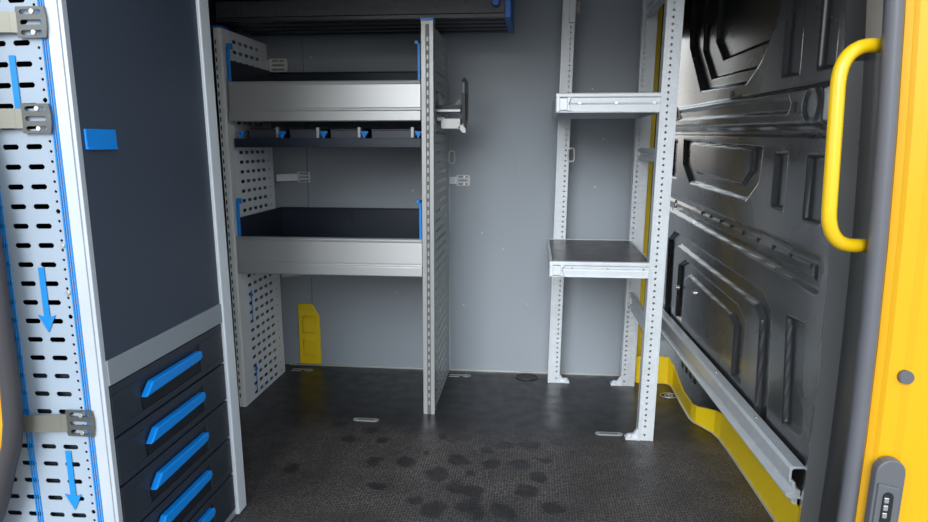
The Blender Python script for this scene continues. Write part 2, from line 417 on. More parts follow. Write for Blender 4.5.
# yellow sill strip round the step well
path = [(.44, 2.825, .115), (.52, 2.822, .122), (.572, 2.82, .118), (.588, 2.79, .085), (.586, 2.60, .055), (.587, 2.45, .060), (.596, 2.41, .066), (.618, 2.37, .075), (.640, 2.325, .085), (.649, 2.28, .093), (.655, 2.14, .112), (.658, 1.99, .114), (.662, 1.70, .112), (.662, 1.62, .112)]
b = MB(); vin = []
for i, (x, y, h) in enumerate(path):
    a = Vector(path[max(i - 1, 0)][:2]); c = Vector(path[min(i + 1, len(path) - 1)][:2]); d = (c - a).normalized(); n = Vector((-d.y, d.x)) * .006
    vin.append([b.bm.verts.new(q) for q in ((x, y, -.02), (x, y, h), (x + n.x, y + n.y, h), (x + n.x, y + n.y, -.02))])
for A, B in zip(vin[:-1], vin[1:]):
    for k in range(4): b.bm.faces.new((A[k], A[(k + 1) % 4], B[(k + 1) % 4], B[k]))
b.bm.faces.new(vin[0]); b.bm.faces.new(vin[-1][::-1])
struct(b.build('trim_2', 'yellow_d'))
# thin pale floor edging along the sill
b = MB()
for A, B in zip(path[1:-1], path[2:]):
    b.face([(A[0] - .007, A[1] - .002, .002), (B[0] - .007, B[1] - .002, .002), (B[0], B[1], .004), (A[0], A[1], .004)])
struct(b.build('trim_3', 'scuff'))

# rear pillar inside the right wall, seal and yellow jamb
lean = lambda z: 0.5401 + .0655 * z - .0477 * z * z
pf = [(.150, 1.69), (.129, 1.66), (.066, 1.50), (.105, 1.493), (.045, 1.28), (.025, 1.225), (.24, 1.225), (.24, 1.69)]
def sweep(prof, name, m, z0=-.3, z1=1.87, n=14, smooth=False, bevel=0):
    b = MB(); st = [[b.bm.verts.new((lean(t) + p, q, t)) for p, q in prof] for t in np.linspace(z0, z1, n)]
    for A, B in zip(st[:-1], st[1:]):
        for i in range(len(prof)):
            f = b.bm.faces.new((A[i], A[(i + 1) % len(prof)], B[(i + 1) % len(prof)], B[i])); f.smooth = smooth
    b.bm.faces.new(st[0][::-1]); b.bm.faces.new(st[-1])
    return struct(b.build(name, m, bevel=bevel))
sweep(pf, 'trim_4', 'pillar', -.1)  # grey lifted to stand in for reflections on the black pillar
# pillar reflections painted as strips: dark ones, and a cream one above
def along(z0, z1, e=.0025): return [(.105 - e, 1.492), (.045 - e, 1.281), (.026 - e, 1.228), (.030, 1.228), (.047, 1.281), (.107, 1.492)]
sweep(along(0, 1), 'pillar_painted_dark', 'darkrefl', -.1, 1.185)
sweep(along(0, 1), 'pillar_painted_reflection', 'cream', 1.186, 1.87)
sweep([(.066, 1.497), (.107, 1.490), (.107, 1.4935), (.066, 1.5005)], 'pillar_painted_dark_top', 'darkrefl', 1.165, 1.87)  # dark part of the reflection, painted over the upper grey face
sp = [(.006, 1.218), (.006, 1.206), (.011, 1.197), (.019, 1.193), (.027, 1.196), (.032, 1.203), (.034, 1.218)]
sweep(sp, 'trim_5', 'rubber', smooth=True)
jp = [(.034, 1.222), (.036, 1.209), (.046, 1.203), (.052, 1.196), (.074, 1.193), (.085, 1.186), (.125, 1.183), (.150, 1.176), (.32, 1.170), (.32, 1.222)]
sweep(jp, 'trim_6', 'yellow', -.4, 1.9)
# left jamb and its dark seal
sl = [(-1.02, 1.5), (-.948, .95), (-.937, .80), (-.936, .65), (-.934, .56), (-.937, .487), (-.946, .44), (-.962, .397), (-.980, .34), (-1.0, .293), (-1.03, .23), (-1.08, .16), (-1.16, .12)]
b = MB(); rings = []
for i, (x, z) in enumerate(sl):
    a = Vector(sl[max(i - 1, 0)]); c = Vector(sl[min(i + 1, len(sl) - 1)]); d = (c - a).normalized(); n = Vector((d.y, -d.x))
    ring = []
    for (q, yy) in ((0, 1.11), (0.002, 1.097), (.010, 1.09), (.020, 1.088), (.028, 1.092), (.034, 1.11)):
        ring.append(b.bm.verts.new((x + n.x * q, yy, z + n.y * q)))
    rings.append(ring)
for A, B in zip(rings[:-1], rings[1:]):
    for k in range(6):
        f = b.bm.faces.new((A[k], A[(k + 1) % 6], B[(k + 1) % 6], B[k])); f.smooth = True
struct(b.build('trim_7', 'rubber_d'))
b = MB()
inner = [(x - .03, z) for x, z in sl]
poly = inner + [(-1.6, .12), (-1.6, 1.5)]
b.extrude(poly, 1.10, 1.112, lambda t, p, q: (p, t, q)); struct(b.build('trim_8', 'yellow'))

# ------------------------------------------------------------------ drawer cabinet, left foreground
cx, cy0, cy1, ct = -0.80, 1.155, 1.69, 1.55
cab = thing('drawer_cabinet', (-1.02, 1.42, 0), 'tall drawer cabinet with slate blue door, blue handled drawers and pale slotted side', 'cabinet')
cab.location.x += .014; cab.rotation_euler.y = -.018
PX = [-1.25]; cols = [-.889 - .0455 * k for k in range(7)][::-1]
us = sorted([c - .02275 for c in cols] + [cols[-1] + .02275, -.849, -.835])
rows = [.920 + .0358 * k for k in range(-25, 18)]
vs = [r - .0179 for r in rows] + [rows[-1] + .0179]
holes = {}
for i in range(len(cols)):
    for j, r in enumerate(rows): holes[(i, j)] = (cols[i], r, .031, .0095)
# dots column: two small holes to each row
vs2 = sorted(set([round(v, 5) for v in vs] + [round(r, 5) for r in rows]))
b = MB()
b.plate(us[:8], vs, {k: v for k, v in holes.items()}, lambda u, v: (u, cy0, v))
h2 = {}
for j in range(len(vs2) - 1):
    c = (vs2[j] + vs2[j + 1]) / 2; big = j % 11 == 4
    h2[(0, j)] = (-.8575, c, .0085 if big else .0052, .0085 if big else .0052)
b.plate([us[7], us[8], us[9]], vs2, h2, lambda u, v: (u, cy0, v))
sp_ = b.build('side_panel', 'panel', cab, solid=.0015, recalc=False)
for xa, xb in ((-.8492, -.8466), (-.8438, -.8424), (-.8396, -.8370)):
    q = MB(); q.box(xa, xb, cy0 - .0030, cy0 - .0012, .05, ct - .02); q.build('blue_stripe', 'stripe', sp_)
for xa, xb in ((-.9770, -.9745), (-.9717, -.9703), (-.9675, -.9650)):
    q = MB(); q.box(xa, xb, cy0 - .0030, cy0 - .0012, .05, ct - .02); q.build('blue_stripe', 'stripe', sp_)
def arrow(x, zt, zb, up=False):
    q = MB(); w_ = .0058; hw = .0175; y = cy0 - .0034; hd = .030
    pts = [(x - w_, zt), (x + w_, zt), (x + w_, zb + hd), (x + hw, zb + hd + .004), (x, zb), (x - hw, zb + hd + .004), (x - w_, zb + hd)]
    q.extrude(pts, y, y + .0008, lambda t, p, r: (p, t, r)); return q
arrow(-.903, .772, .648).build('arrow_sticker', 'stripe', sp_)
arrow(-.894, .412, .288).build('arrow_sticker', 'stripe', sp_)
arrow(-.909, 1.150, 1.026).build('arrow_sticker', 'stripe', sp_)
for z in (.812, .724):
    q = MB(); q.cyl((-.8565, cy0, z), (-.8565, cy0 - .004, z), .0062, 12, .004); q.build('screw', 'bolt', cab)
# corner posts and top
b = MB(); b.box(-.836, -.8135, 1.151, 1.163, 0, ct); b.box(-.8133, -.8105, 1.153, 1.163, 0, ct); b.build('corner_post', 'post_w', cab, bevel=.002)
b = MB(); b.box(-.8105, -.8035, 1.150, 1.164, 0, ct); b.build('corner_trim', 'post_w', cab, bevel=.0015)
b = MB(); b.box(-.84, -.796, 1.640, 1.690, 0, ct); b.build('corner_post', 'post_f', cab, bevel=.003)
b = MB(); b.box(-1.24, -.84, 1.66, 1.69, .01, ct); b.box(-1.24, -.84, 1.162, 1.66, ct - .02, ct); b.box(-1.245, -1.24, 1.162, 1.69, .01, ct); b.box(-1.24, -.82, 1.165, 1.66, .0, .015); b.box(-1.22, -.83, 1.168, 1.655, .535, .575); b.build('carcass', 'tray', cab)
b = MB(); b.box(-.822, -.804, 1.163, 1.640, .590, ct - .02); dr = b.build('door', 'door', cab, bevel=.001)
b = MB(); b.box(-.804, -.7985, 1.170, 1.262, .984, 1.022); b.box(-.804, -.796, 1.17, 1.262, .984, .989); b.build('pull_tab', 'blue', dr, bevel=.003)
b = MB(); b.box(-.822, -.800, 1.163, 1.640, .540, .5895); b.build('crossbar', 'crossbar', cab, bevel=.0015)
tops = [.5385, .4315, .330, .226, .122, .018]
for i in range(5):
    zt, zb = tops[i], tops[i + 1]
    b = MB(); b.box(-1.2, -.8085, 1.170, 1.635, zb + .003, zt - .002); b.box(-.8085, -.8035, 1.168, 1.637, zb + .003, zb + .018); b.box(-.8085, -.8035, 1.168, 1.637, zt - .020, zt - .002)
    b.box(-.8085, -.8035, 1.168, 1.262, zb + .018, zt - .02); b.box(-.8085, -.8035, 1.52, 1.637, zb + .018, zt - .02)
    d = b.build('drawer', 'drawer', cab, bevel=.0015)
    hz = (.492, .389, .286, .186, .086)[i]
    b = MB(); pr = [(1.262, hz - .012), (1.494, hz - .007), (1.506, hz), (1.502, hz + .014), (1.292, hz + .014)]
    b.extrude(pr, -.806, -.790, lambda t, p, q: (t, p, q)); b.build('handle', 'blue', d, bevel=.003)
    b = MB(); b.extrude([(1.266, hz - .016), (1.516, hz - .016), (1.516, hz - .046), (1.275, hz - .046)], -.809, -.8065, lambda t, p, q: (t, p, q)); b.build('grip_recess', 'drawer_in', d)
b = MB(); b.box(-1.2, -.806, 1.165, 1.64, 0, .017); b.build('plinth', 'crossbar', cab)

# ------------------------------------------------------------------ strap brackets (slotted plate on a flat arm)
def slot_plate(b, w_, h_, y, t=.0025):
    us = [-w_ / 2, w_ / 2]; vs = [-h_ / 2, -h_ / 6, h_ / 6, h_ / 2]
    hs = {(0, j): (0, (-1 + j) * h_ / 3, w_ * .68, h_ * .16) for j in range(3)}
    return b.plate(us, vs, hs, lambda u, v: (u * (1 - .10 * (abs(v) > h_ * .4)), y, v))
def strap_bracket(name, loc, side, arm_to, label, matp='zinc', mats='strap', w_=.058, h_=.052, group='slotted strap brackets'):
    """plate in the x-z plane at loc, arm going sideways to arm_to (x, y) at the same height"""
    r = thing(name, loc, label, 'bracket', group)
    b = MB(); slot_plate(b, w_, h_, 0); p = b.build('slotted_plate', matp, r, solid=.003, loc=(0, 0, 0), recalc=False)
    b = MB(); e = side * w_ / 2; ax, ay = arm_to[0] - loc[0], arm_to[1] - loc[1]
    pts = [(e * .9, 0), (e * 1.25, (ay) * .15), (ax, ay)]
    h = h_ * .33
    for A, B in zip(pts[:-1], pts[1:]):
        b.face([(A[0], A[1], -h), (B[0], B[1], -h), (B[0], B[1], h), (A[0], A[1], h)])
    b.build('strap', mats, r, solid=.003, loc=(0, 0, 0))
    for zz in (-h_ / 3, h_ / 3):
        b = MB(); b.cyl((.006, -.0015, zz), (.006, -.006, zz), .0042, 6); b.build('bolt', 'bolt', r, loc=(0, 0, 0))
    return r
g = 'strap brackets on the cabinet side'
strap_bracket('strap_bracket', (-.869, cy0 - .0075, 1.206), -1, (-1.02, 1.125), 'topmost strap bracket on the cabinet side, cut by the top left corner', group=g)
strap_bracket('strap_bracket', (-.878, cy0 - .0075, 1.043), -1, (-1.02, 1.125), 'strap bracket on the cabinet side level with the blue door tab', group=g)
strap_bracket('strap_bracket', (-.853, cy0 - .0075, .474), -1, (-1.02, 1.125), 'lowest strap bracket on the cabinet side, level with the second blue drawer handle', group=g)

# ------------------------------------------------------------------ shelving unit on the bulkhead
fy = 2.41
su = thing('shelving_unit', (-.74, 2.65, 0), 'shelving unit with two aluminium fronted trays between slotted side panels', 'shelf')
def front_post(x0, x1, zt, dash, m, leanx):
    sh = lambda u, v: (u + leanx * v, fy - .012, v)
    b = MB()
    rows = np.arange(.03, zt - .02, .0297); vs = [0.0] + [r - .01485 + .0 for r in rows[1:]] + [zt]
    rows = [(vs[i] + vs[i + 1]) / 2 for i in range(len(vs) - 1)]
    us = [x0, x0 + dash - .006, x0 + dash + .006, x1]
    b.plate(us, vs, {(1, j): (x0 + dash, r, .0060, .0155) for j, r in enumerate(rows)}, sh)
    for xa, s_ in ((x0, 1), (x1, -1)):
        b.face([(xa, fy - .012, 0), (xa, fy + .035, 0), (xa + leanx * zt, fy + .035, zt), (xa + leanx * zt, fy - .012, zt)])
    return b.build('front_post', m, su, solid=.0016, recalc=False)
fp = front_post(-1.114, -1.088, 1.402, .0078, 'post_l', -.013)
b = MB(); b.box(-1.136, -1.102, fy - .015, fy + .04, 1.400, 1.407); b.build('end_cap', 'blue_d', su)
b = MB(); b.box(-1.1045, -1.0885, fy - .019, fy - .0135, 0, 1.40, lambda p: (p[0] - .013 * p[2], p[1], p[2])); b.build('post_flange', 'post_l', su, bevel=.002)
fm = front_post(-.397, -.357, 1.412, .021, 'post_g', .003)
b = MB(); b.box(-.384, -.368, fy - .0105, fy - .0095, 0.0, 1.40); b.build('slot_liner', 'slotback', su)
b = MB(); vs_ = [0.0] + [.03 + .0297 * k for k in range(46)] + [1.40]
b.plate([-.3825, -.3695], vs_, {(0, j): (-.376, (vs_[j] + vs_[j + 1]) / 2, .0065, .017) for j in range(1, 46)}, lambda u, v: (u + .003 * v, fy - .0145, v)); b.build('slot_strip', 'rubber', su, solid=.001, recalc=False)
b = MB(); vs_ = [0.0] + [.03 + .0297 * k for k in range(46)] + [1.39]
b.plate([-1.1135, -1.1050], vs_, {(0, j): (-1.109, (vs_[j] + vs_[j + 1]) / 2, .0050, .017) for j in range(1, 46)}, lambda u, v: (u - .013 * v, fy - .0152, v)); b.build('slot_strip', 'post_l', su, solid=.001, recalc=False)
b = MB(); b.box(-1.113, -1.105, fy - .0138, fy - .0131, 0.0, 1.39, lambda p: (p[0] - .013 * p[2], p[1], p[2])); b.build('slot_liner', 'black', su)
b = MB(); b.box(-.395, -.350, fy - .016, fy + .04, 1.412, 1.420); b.build('end_cap', 'blue', su)
# slotted side panels
def side(x, y1, zt, m, nc):
    cs = [2.500 + .052 * k for k in range(nc)]
    us = [2.445] + [c - .026 for c in cs] + [cs[-1] + .026, y1 - .012, y1]
    rows = [.930 + .0363 * k for k in range(-25, 13)]; vs = [0.0] + [r - .01815 for r in rows] + [rows[-1] + .01815, zt]
    hs = {}
    for i, c in enumerate(cs):
        for j, r in enumerate(rows): hs[(i + 1, j + 1)] = (c, r, .033, .0125)
    for j, r in enumerate(rows): hs[(nc + 1, j + 1)] = ((us[nc + 1] + us[nc + 2]) / 2, r, .009, .009)
    b = MB(); b.plate(us, vs, hs, lambda u, v: (x - .012 * v * (x < -1), u, v)); return b.build('side_panel', m, su, solid=.0015, recalc=False)
pl = side(-1.0885, 2.812, 1.40, 'panel_s', 5)
side(-.362, 2.888, 1.405, 'panel2', 6)
for (zt, zb) in ((.43, .31), (.13, .02)):
    b = MB(); X_ = -1.0860 - .012 * zb; b.box(X_ - .0005, X_ + .0005, 2.500, 2.506, zb, zt); b.face([(X_, 2.488, zt - .02), (X_, 2.518, zt - .02), (X_, 2.503, zt + .012)]); b.build('arrow_sticker', 'stripe', pl)
# bracing rods / rear posts
# trays
def tray(zb, zt, wall_top, x0=-1.078, x1=-.400):
    f = zb + .015
    b = MB()
    b.box(x0, x1, fy + .012, 2.86, f, f + .004)
    b.box(x0 - .012, x0 - .009, fy + .02, 2.86, f, wall_top); b.box(x1 + .003, x1 + .006, fy + .02, 2.86, f, wall_top)
    b.box(x0 - .01, x1 + .004, 2.857, 2.862, f, wall_top); b.box(x0 - .01, x1 + .004, 2.845, 2.862, wall_top - .003, wall_top)
    t = b.build('tray', 'tray', su)
    h = zt - zb
    pr = [(.010, 0), (-.014, 0), (-.017, .003), (-.017, .034), (-.015, .037), (-.008, .039), (-.008, .044), (-.011, .047), (-.009, h * .90), (-.012, h * .91), (-.014, h * .955), (-.011, h * .99), (-.004, h), (.012, h), (.012, h - .006), (0, h - .008), (0, .01), (.010, .01)]
    b = MB(); b.extrude([(fy + p, zb + q) for p, q in pr], x0 - .012, x1 + .002, lambda t_, p, q: (t_, p, q)); b.build('front_trim', 'alu', t, bevel=.0008)
    return t
t1 = tray(1.077, 1.217, 1.292)
t2 = tray(.523, .660, .728)
for (tt, zt, zb) in ((t1, 1.350, 1.214), (t2, .800, .660)):
    b = MB(); b.box(-1.092, -1.080, fy + .004, fy + .012, zb, zt - .012, lambda p: (p[0] - .007 * (p[2] - .5), p[1], p[2])); b.box(-1.090, -1.072, fy + .004, fy + .02, zt - .02, zt, lambda p: (p[0] - .007 * (p[2] - .5), p[1], p[2])); b.build('end_bracket', 'blue', tt, bevel=.003)
    b = MB(); b.box(-.410, -.400, fy + .004, fy + .012, zb - .02, zt); b.box(-.420, -.400, fy + .004, fy + .02, zt - .012, zt); b.build('end_bracket', 'blue', tt, bevel=.002)
    b = MB(); b.box(-.402, -.394, fy - .002, fy + .02, zb - .10, zb - .015); b.build('side_catch', 'tray', tt)
    b = MB(); b.box(-.78, -.775, 2.853, 2.857, zb + .01, zb + .05); b.build('divider_slot', 'black', tt)
# lower shelf carrying the small bins
b = MB(); b.box(-1.088, -.402, fy + .03, 2.86, .996, 1.002); b.box(-1.088, -.402, fy + .012, fy + .03, .990, 1.018); b.box(-1.088, -.402, fy + .010, fy + .03, .986, .992); b.build('bin_shelf', 'tray', su, bevel=.001)

# bins
def bin_(w_):
    b = MB(); h = .066; t = .002
    b.extrude([(0, 0), (w_, 0), (w_, t), (t, t), (t, h * .8), (0, h * .8)], .03, .34, lambda q, p, r: (p, q, r))
    b.box(w_ - t, w_, .03, .34, t, h * .8); b.box(0, w_, .338, .34, 0, h * .8); b.box(0, w_, .03, .033, 0, h * .72); b.box(0, w_, .024, .034, h * .66, h * .72)
    return b
def make_bin(x, w_, label):
    r = thing('storage_bin', (x, fy + .02, 1.0025), label, 'bin', 'small bins on the shelf under the upper tray')
    bin_(w_).build('bin_body', 'bin', r, loc=(0, 0, 0), bevel=.0015)
    b = MB(); b.box(w_ - .014, w_ - .004, .018, .0235, .018, .055); b.build('label_edge', 'panel2', r, loc=(0, 0, 0))
    return r
b1 = make_bin(-1.045, .118, 'small dark bin under the upper tray, at the left end of its row')
copy_tree(b1, (-.893, fy + .02, 1.0025), 'small dark bin under the upper tray, second from the left end of its row')
copy_tree(b1, (-.740, fy + .02, 1.0025), 'small dark bin under the upper tray, third from the left end of its row')
make_bin(-.588, .160, 'wider dark bin under the upper tray, at the right end of its row')
b = MB(); c0 = None
def clip(x, label):
    r = thing('bin_clip', (x, fy + .022, 1.0185), label, 'clip', 'blue clips between the bins')
    b = MB(); b.box(-.008, .008, -.008, .004, .008, .024); b.box(-.004, .004, -.010, .002, .0, .010); b.box(-.013, .013, -.004, .004, .016, .025); b.build('clip_body', 'blue', r, loc=(0, 0, 0), bevel=.002)
    b = MB(); b.cyl((0, -.008, .016), (0, -.011, .016), .003, 8); b.build('clip_pin', 'blue_d', r, loc=(0, 0, 0))
    return r
c1 = clip(-1.064, 'blue bin clip at the left end, beside the pale slotted panel')
for x, l in ((-.911, 'blue bin clip between the first and second dark bins'), (-.756, 'blue bin clip between the second and third dark bins'), (-.607, 'blue bin clip to the left of the wider bin'), (-.412, 'blue bin clip at the right end, beside the grey middle panel')):
    copy_tree(c1, (x, fy + .022, 1.0185), l)

# wall straps behind the shelving
g = 'strap brackets holding the shelving to the bulkhead'
strap_bracket('strap_bracket', (-1.052, 2.795, 1.315), -1, (-1.10, 2.79), 'dark slotted bracket on the bulkhead above the upper tray', matp='slotback', mats='panel2', w_=.080, h_=.052, group=g)
strap_bracket('strap_bracket', (-1.000, BY - .006, .855), -1, (-1.095, 2.83), 'strap bracket on the bulkhead between the two trays, left of centre', matp='slotback', mats='panel_s', w_=.062, h_=.046, group=g)
strap_bracket('strap_bracket', (-.945, BY - .006, .432), -1, (-1.09, 2.83), 'strap bracket on the bulkhead just under the lower tray', matp='panel', mats='panel2', w_=.10, h_=.03, group=g)
strap_bracket('strap_bracket', (-.302, BY - .006, .845), -1, (-.358, 2.885), 'strap bracket on the bulkhead right of the grey middle panel', matp='slotback', mats='panel_s', w_=.060, h_=.046, group=g)

def wire_loop(name, loc, label, s=1.0):
    o = MB(); pts = []
    for k in range(24):
        a = 2 * math.pi * k / 24; c, q = math.cos(a), math.sin(a)
        pts.append((.012 * s * (abs(c) ** .5) * (1 if c > 0 else -1), 0, .026 * s * (abs(q) ** .6) * (1 if q > 0 else -1)))
    o.tube([(p[0] + loc[0], p[1] + loc[1], p[2] + loc[2]) for p in pts], .0032, 8, closed=True)
    return tag(o.build(name, 'slotback', loc=loc), label, 'loop', 'small white loops')
wire_loop('wire_loop', (-.3475, 2.885, .943), 'small white loop on the back edge of the grey middle panel')
wire_loop('wire_loop', (.1450, 2.785, .955), 'small white loop on the left post of the open rack')

# floor bracket beside the left foot of the shelving and a blue hook behind the cabinet
r = thing('floor_bracket', (-1.165, 2.42, 0), 'small metal bracket on the floor at the foot of the left shelving post', 'bracket')
b = MB(); b.box(-1.19, -1.135, 2.40, 2.45, 0, .006); b.box(-1.145, -1.135, 2.40, 2.45, .006, .05); b.build('angle', 'zinc', r)
b = MB(); b.cyl((-1.17, 2.42, .006), (-1.17, 2.42, .016), .009, 6); b.build('bolt', 'bolt', r)
r = thing('wall_hook', (-1.20, 2.45, .30), 'grey and blue clip on the side wall between cabinet and shelving', 'hook')
b = MB(); b.box(-1.27, -1.165, 2.43, 2.46, .335, .375); b.build('hook_arm', 'panel2', r)
b = MB(); b.box(-1.27, -1.165, 2.43, 2.46, .30, .333); b.build('hook_tip', 'blue', r)

# ------------------------------------------------------------------ overhead shelf
ov = thing('overhead_shelf', (-.62, 2.65, 1.43), 'dark overhead shelf with ribbed underside and blue end cap', 'shelf')
x0, x1, yf, yb, zb = -1.15, -.112, 2.46, 2.80, 1.430
b = MB(); b.box(x0, x1, yf + .004, yf + .010, zb + .006, 1.66); b.box(x0, x1, yf + .004, yb, 1.50, 1.506); b.build('front_panel', 'tray_top', ov)
b = MB(); pr = [(yf, zb + .012), (yf, zb)]
y = yf
for k in range(4):
    pr += [(y + .035, zb), (y + .042, zb + .010), (y + .062, zb + .010), (y + .069, zb)]; y += .080
pr += [(yb, zb), (yb, zb + .016), (yf + .004, zb + .016)]
b.extrude(pr, x0, x1, lambda t, p, q: (t, p, q)); b.build('ribbed_underside', 'rib', ov)
b = MB(); b.extrude([(yf - .006, zb - .004), (yb + .002, zb - .004), (yb + .002, 1.66), (yf - .006, 1.66)], x1, x1 + .022, lambda t, p, q: (t, p, q)); b.build('end_cap', 'blue_d', ov, bevel=.003)
b = MB(); b.cyl((-.142, yf + .004, 1.476), (-.142, yf - .014, 1.476), .012, 14); b.cyl((-.142, yf - .014, 1.476), (-.142, yf - .018, 1.476), .014, 14, .011); b.build('knob', 'blue_d', ov)
b = MB(); b.box(-1.055, -1.052, yf + .002, yf + .006, zb + .02, 1.66); b.build('joint', 'rib', ov)

# ------------------------------------------------------------------ holder on the middle panel
h = thing('tool_holder', (-.31, 2.60, 1.09), 'dark upright plate holder with white ledges on the grey middle panel', 'holder')
b = MB()
pr = [(2.52, 1.045), (2.53, 1.035), (2.60, 1.05), (2.62, 1.075), (2.66, 1.10), (2.67, 1.20), (2.65, 1.232), (2.56, 1.238), (2.53, 1.22)]
b.extrude(pr, -.268, -.256, lambda t, p, q: (t, p, q)); b.build('upright_plate', 'rubber', h, bevel=.003)
b = MB(); b.box(-.2552, -.2535, 2.545, 2.60, 1.085, 1.178); b.build('grip_slot', 'black', h)
b = MB(); b.box(-.267, -.254, 2.516, 2.522, 1.075, 1.180); b.build('dark_insert', 'black', h)
b = MB(); b.box(-.359, -.269, 2.50, 2.62, 1.112, 1.122); b.build('ledge', 'post_w', h, bevel=.002)
b = MB(); b.box(-.359, -.269, 2.51, 2.62, 1.122, 1.138); b.build('ledge_pad', 'black', h)
b = MB(); b.box(-.342, -.270, 2.505, 2.60, 1.052, 1.090); b.extrude([(-.282, 1.060), (-.264, 1.038), (-.250, 1.036), (-.250, 1.052), (-.262, 1.070)], 2.505, 2.518, lambda t, p, q: (p, t, q)); b.box(-.359, -.33, 2.52, 2.60, 1.08, 1.095); b.build('lower_ledge', 'post_g', h, bevel=.002)
b = MB(); b.extrude([(-.355, 1.138), (-.333, 1.138), (-.348, 1.18), (-.355, 1.185)], 2.512, 2.52, lambda t, p, q: (p, t, q)); b.build('gusset', 'rubber', h)
b = MB(); b.extrude([(-.295, 1.138), (-.270, 1.138), (-.270, 1.162)], 2.512, 2.52, lambda t, p, q: (p, t, q)); b.build('gusset', 'rubber', h)

# ------------------------------------------------------------------ yellow cover plate on the bulkhead
c = thing('cover_plate', (-1.0, BY - .006, 0.006), 'yellow embossed plate with a cut corner standing against the bulkhead', 'plate')
def outline(x0, x1, z0, z1, cut): return [(x0, z0), (x1, z0), (x1, z1 - cut), (x1 - cut * .55, z1), (x0, z1)]
b = MB(); b.extrude(outline(-1.050, -.951, .008, .292, .060), BY - .012, BY - .0005, lambda t, p, q: (p, t, q)); pb = b.build('plate_body', 'yellow_d', c, bevel=.004)
b = MB()
for (x0, x1, z0, z1, cut) in ((-1.030, -.968, .155, .235, .012), (-1.030, -.968, .050, .125, .012)):
    P = outline(x0, x1, z0, z1, cut); Q = outline(x0 + .006, x1 - .006, z0 + .006, z1 - .006, cut)
    a = [b.bm.verts.new((p, BY - .0121, q)) for p, q in P]; d = [b.bm.verts.new((p, BY - .022, q)) for p, q in Q]
    for i in range(5): b.bm.faces.new((a[i], a[(i + 1) % 5], d[(i + 1) % 5], d[i]))
    b.bm.faces.new(d)
b.build('embossed_panel', 'yellow_d', c)

# ------------------------------------------------------------------ open rack on the right
LN = .0165
rk = thing('storage_rack', (.24, 2.52, 0), 'open aluminium rack with three perforated posts and two shelves by the black wall', 'rack')
def post(x0, x1, y0, y1, zt, dot, dx=0.0):
    b = MB(); lnx = LN + dx
    rows = np.arange(.02, zt, .0205); vs = [0.0] + [float(r) for r in rows[1:]] + [zt]
    us = [x0, dot - .0065, dot + .0065, x1]
    hs = {(1, j): (dot, (vs[j] + vs[j + 1]) / 2, .0072, .0072) for j in range(len(vs) - 1)}
    b.plate(us, vs, hs, lambda u, v: (u + lnx * v, y0, v))
    sx = lambda x, y: b.face([(x, y0, 0), (x, y, 0), (x + lnx * zt, y, zt), (x + lnx * zt, y0, zt)])
    sx(x0, y1); sx(x1, y1)
    for xa, xb in ((x0, x1),):
        b.face([(xa, y1, 0), (xb, y1, 0), (xb + lnx * zt, y1, zt), (xa + lnx * zt, y1, zt)])
    # raised edge beads along the front face
    for xa, xb in ((x0, x0 + .006), (x1 - .006, x1)):
        b.face([(xa, y0 - .003, 0), (xb, y0 - .003, 0), (xb + lnx * zt, y0 - .003, zt), (xa + lnx * zt, y0 - .003, zt)])
    return b.build('post', 'galv', rk, solid=.0022, recalc=False)
post(.073, .120, 2.790, 2.83, 1.62, .107)
post(.376, .430, 2.780, 2.83, 1.62, .388, .001)
post(.368, .418, 2.245, 2.29, 1.62, .389, .003)
for (x, y, s_) in ((.120, 2.79, 1), (.376, 2.78, -1), (.368, 2.245, -1)):
    b = MB(); b.box(min(x, x + s_ * .042), max(x, x + s_ * .042), y - .004, y + .03, 0, .006)
    b.extrude([(x, .004), (x + s_ * .040, .004), (x + s_ * .036, .014), (x + s_ * .014, .018), (x, .04)], y + .004, y + .022, lambda t, p, q: (p, t, q))
    b.cyl((x + s_ * .028, y + .006, .006), (x + s_ * .028, y + .006, .020), .008, 6); b.build('foot', 'galv', rk, bevel=.001)
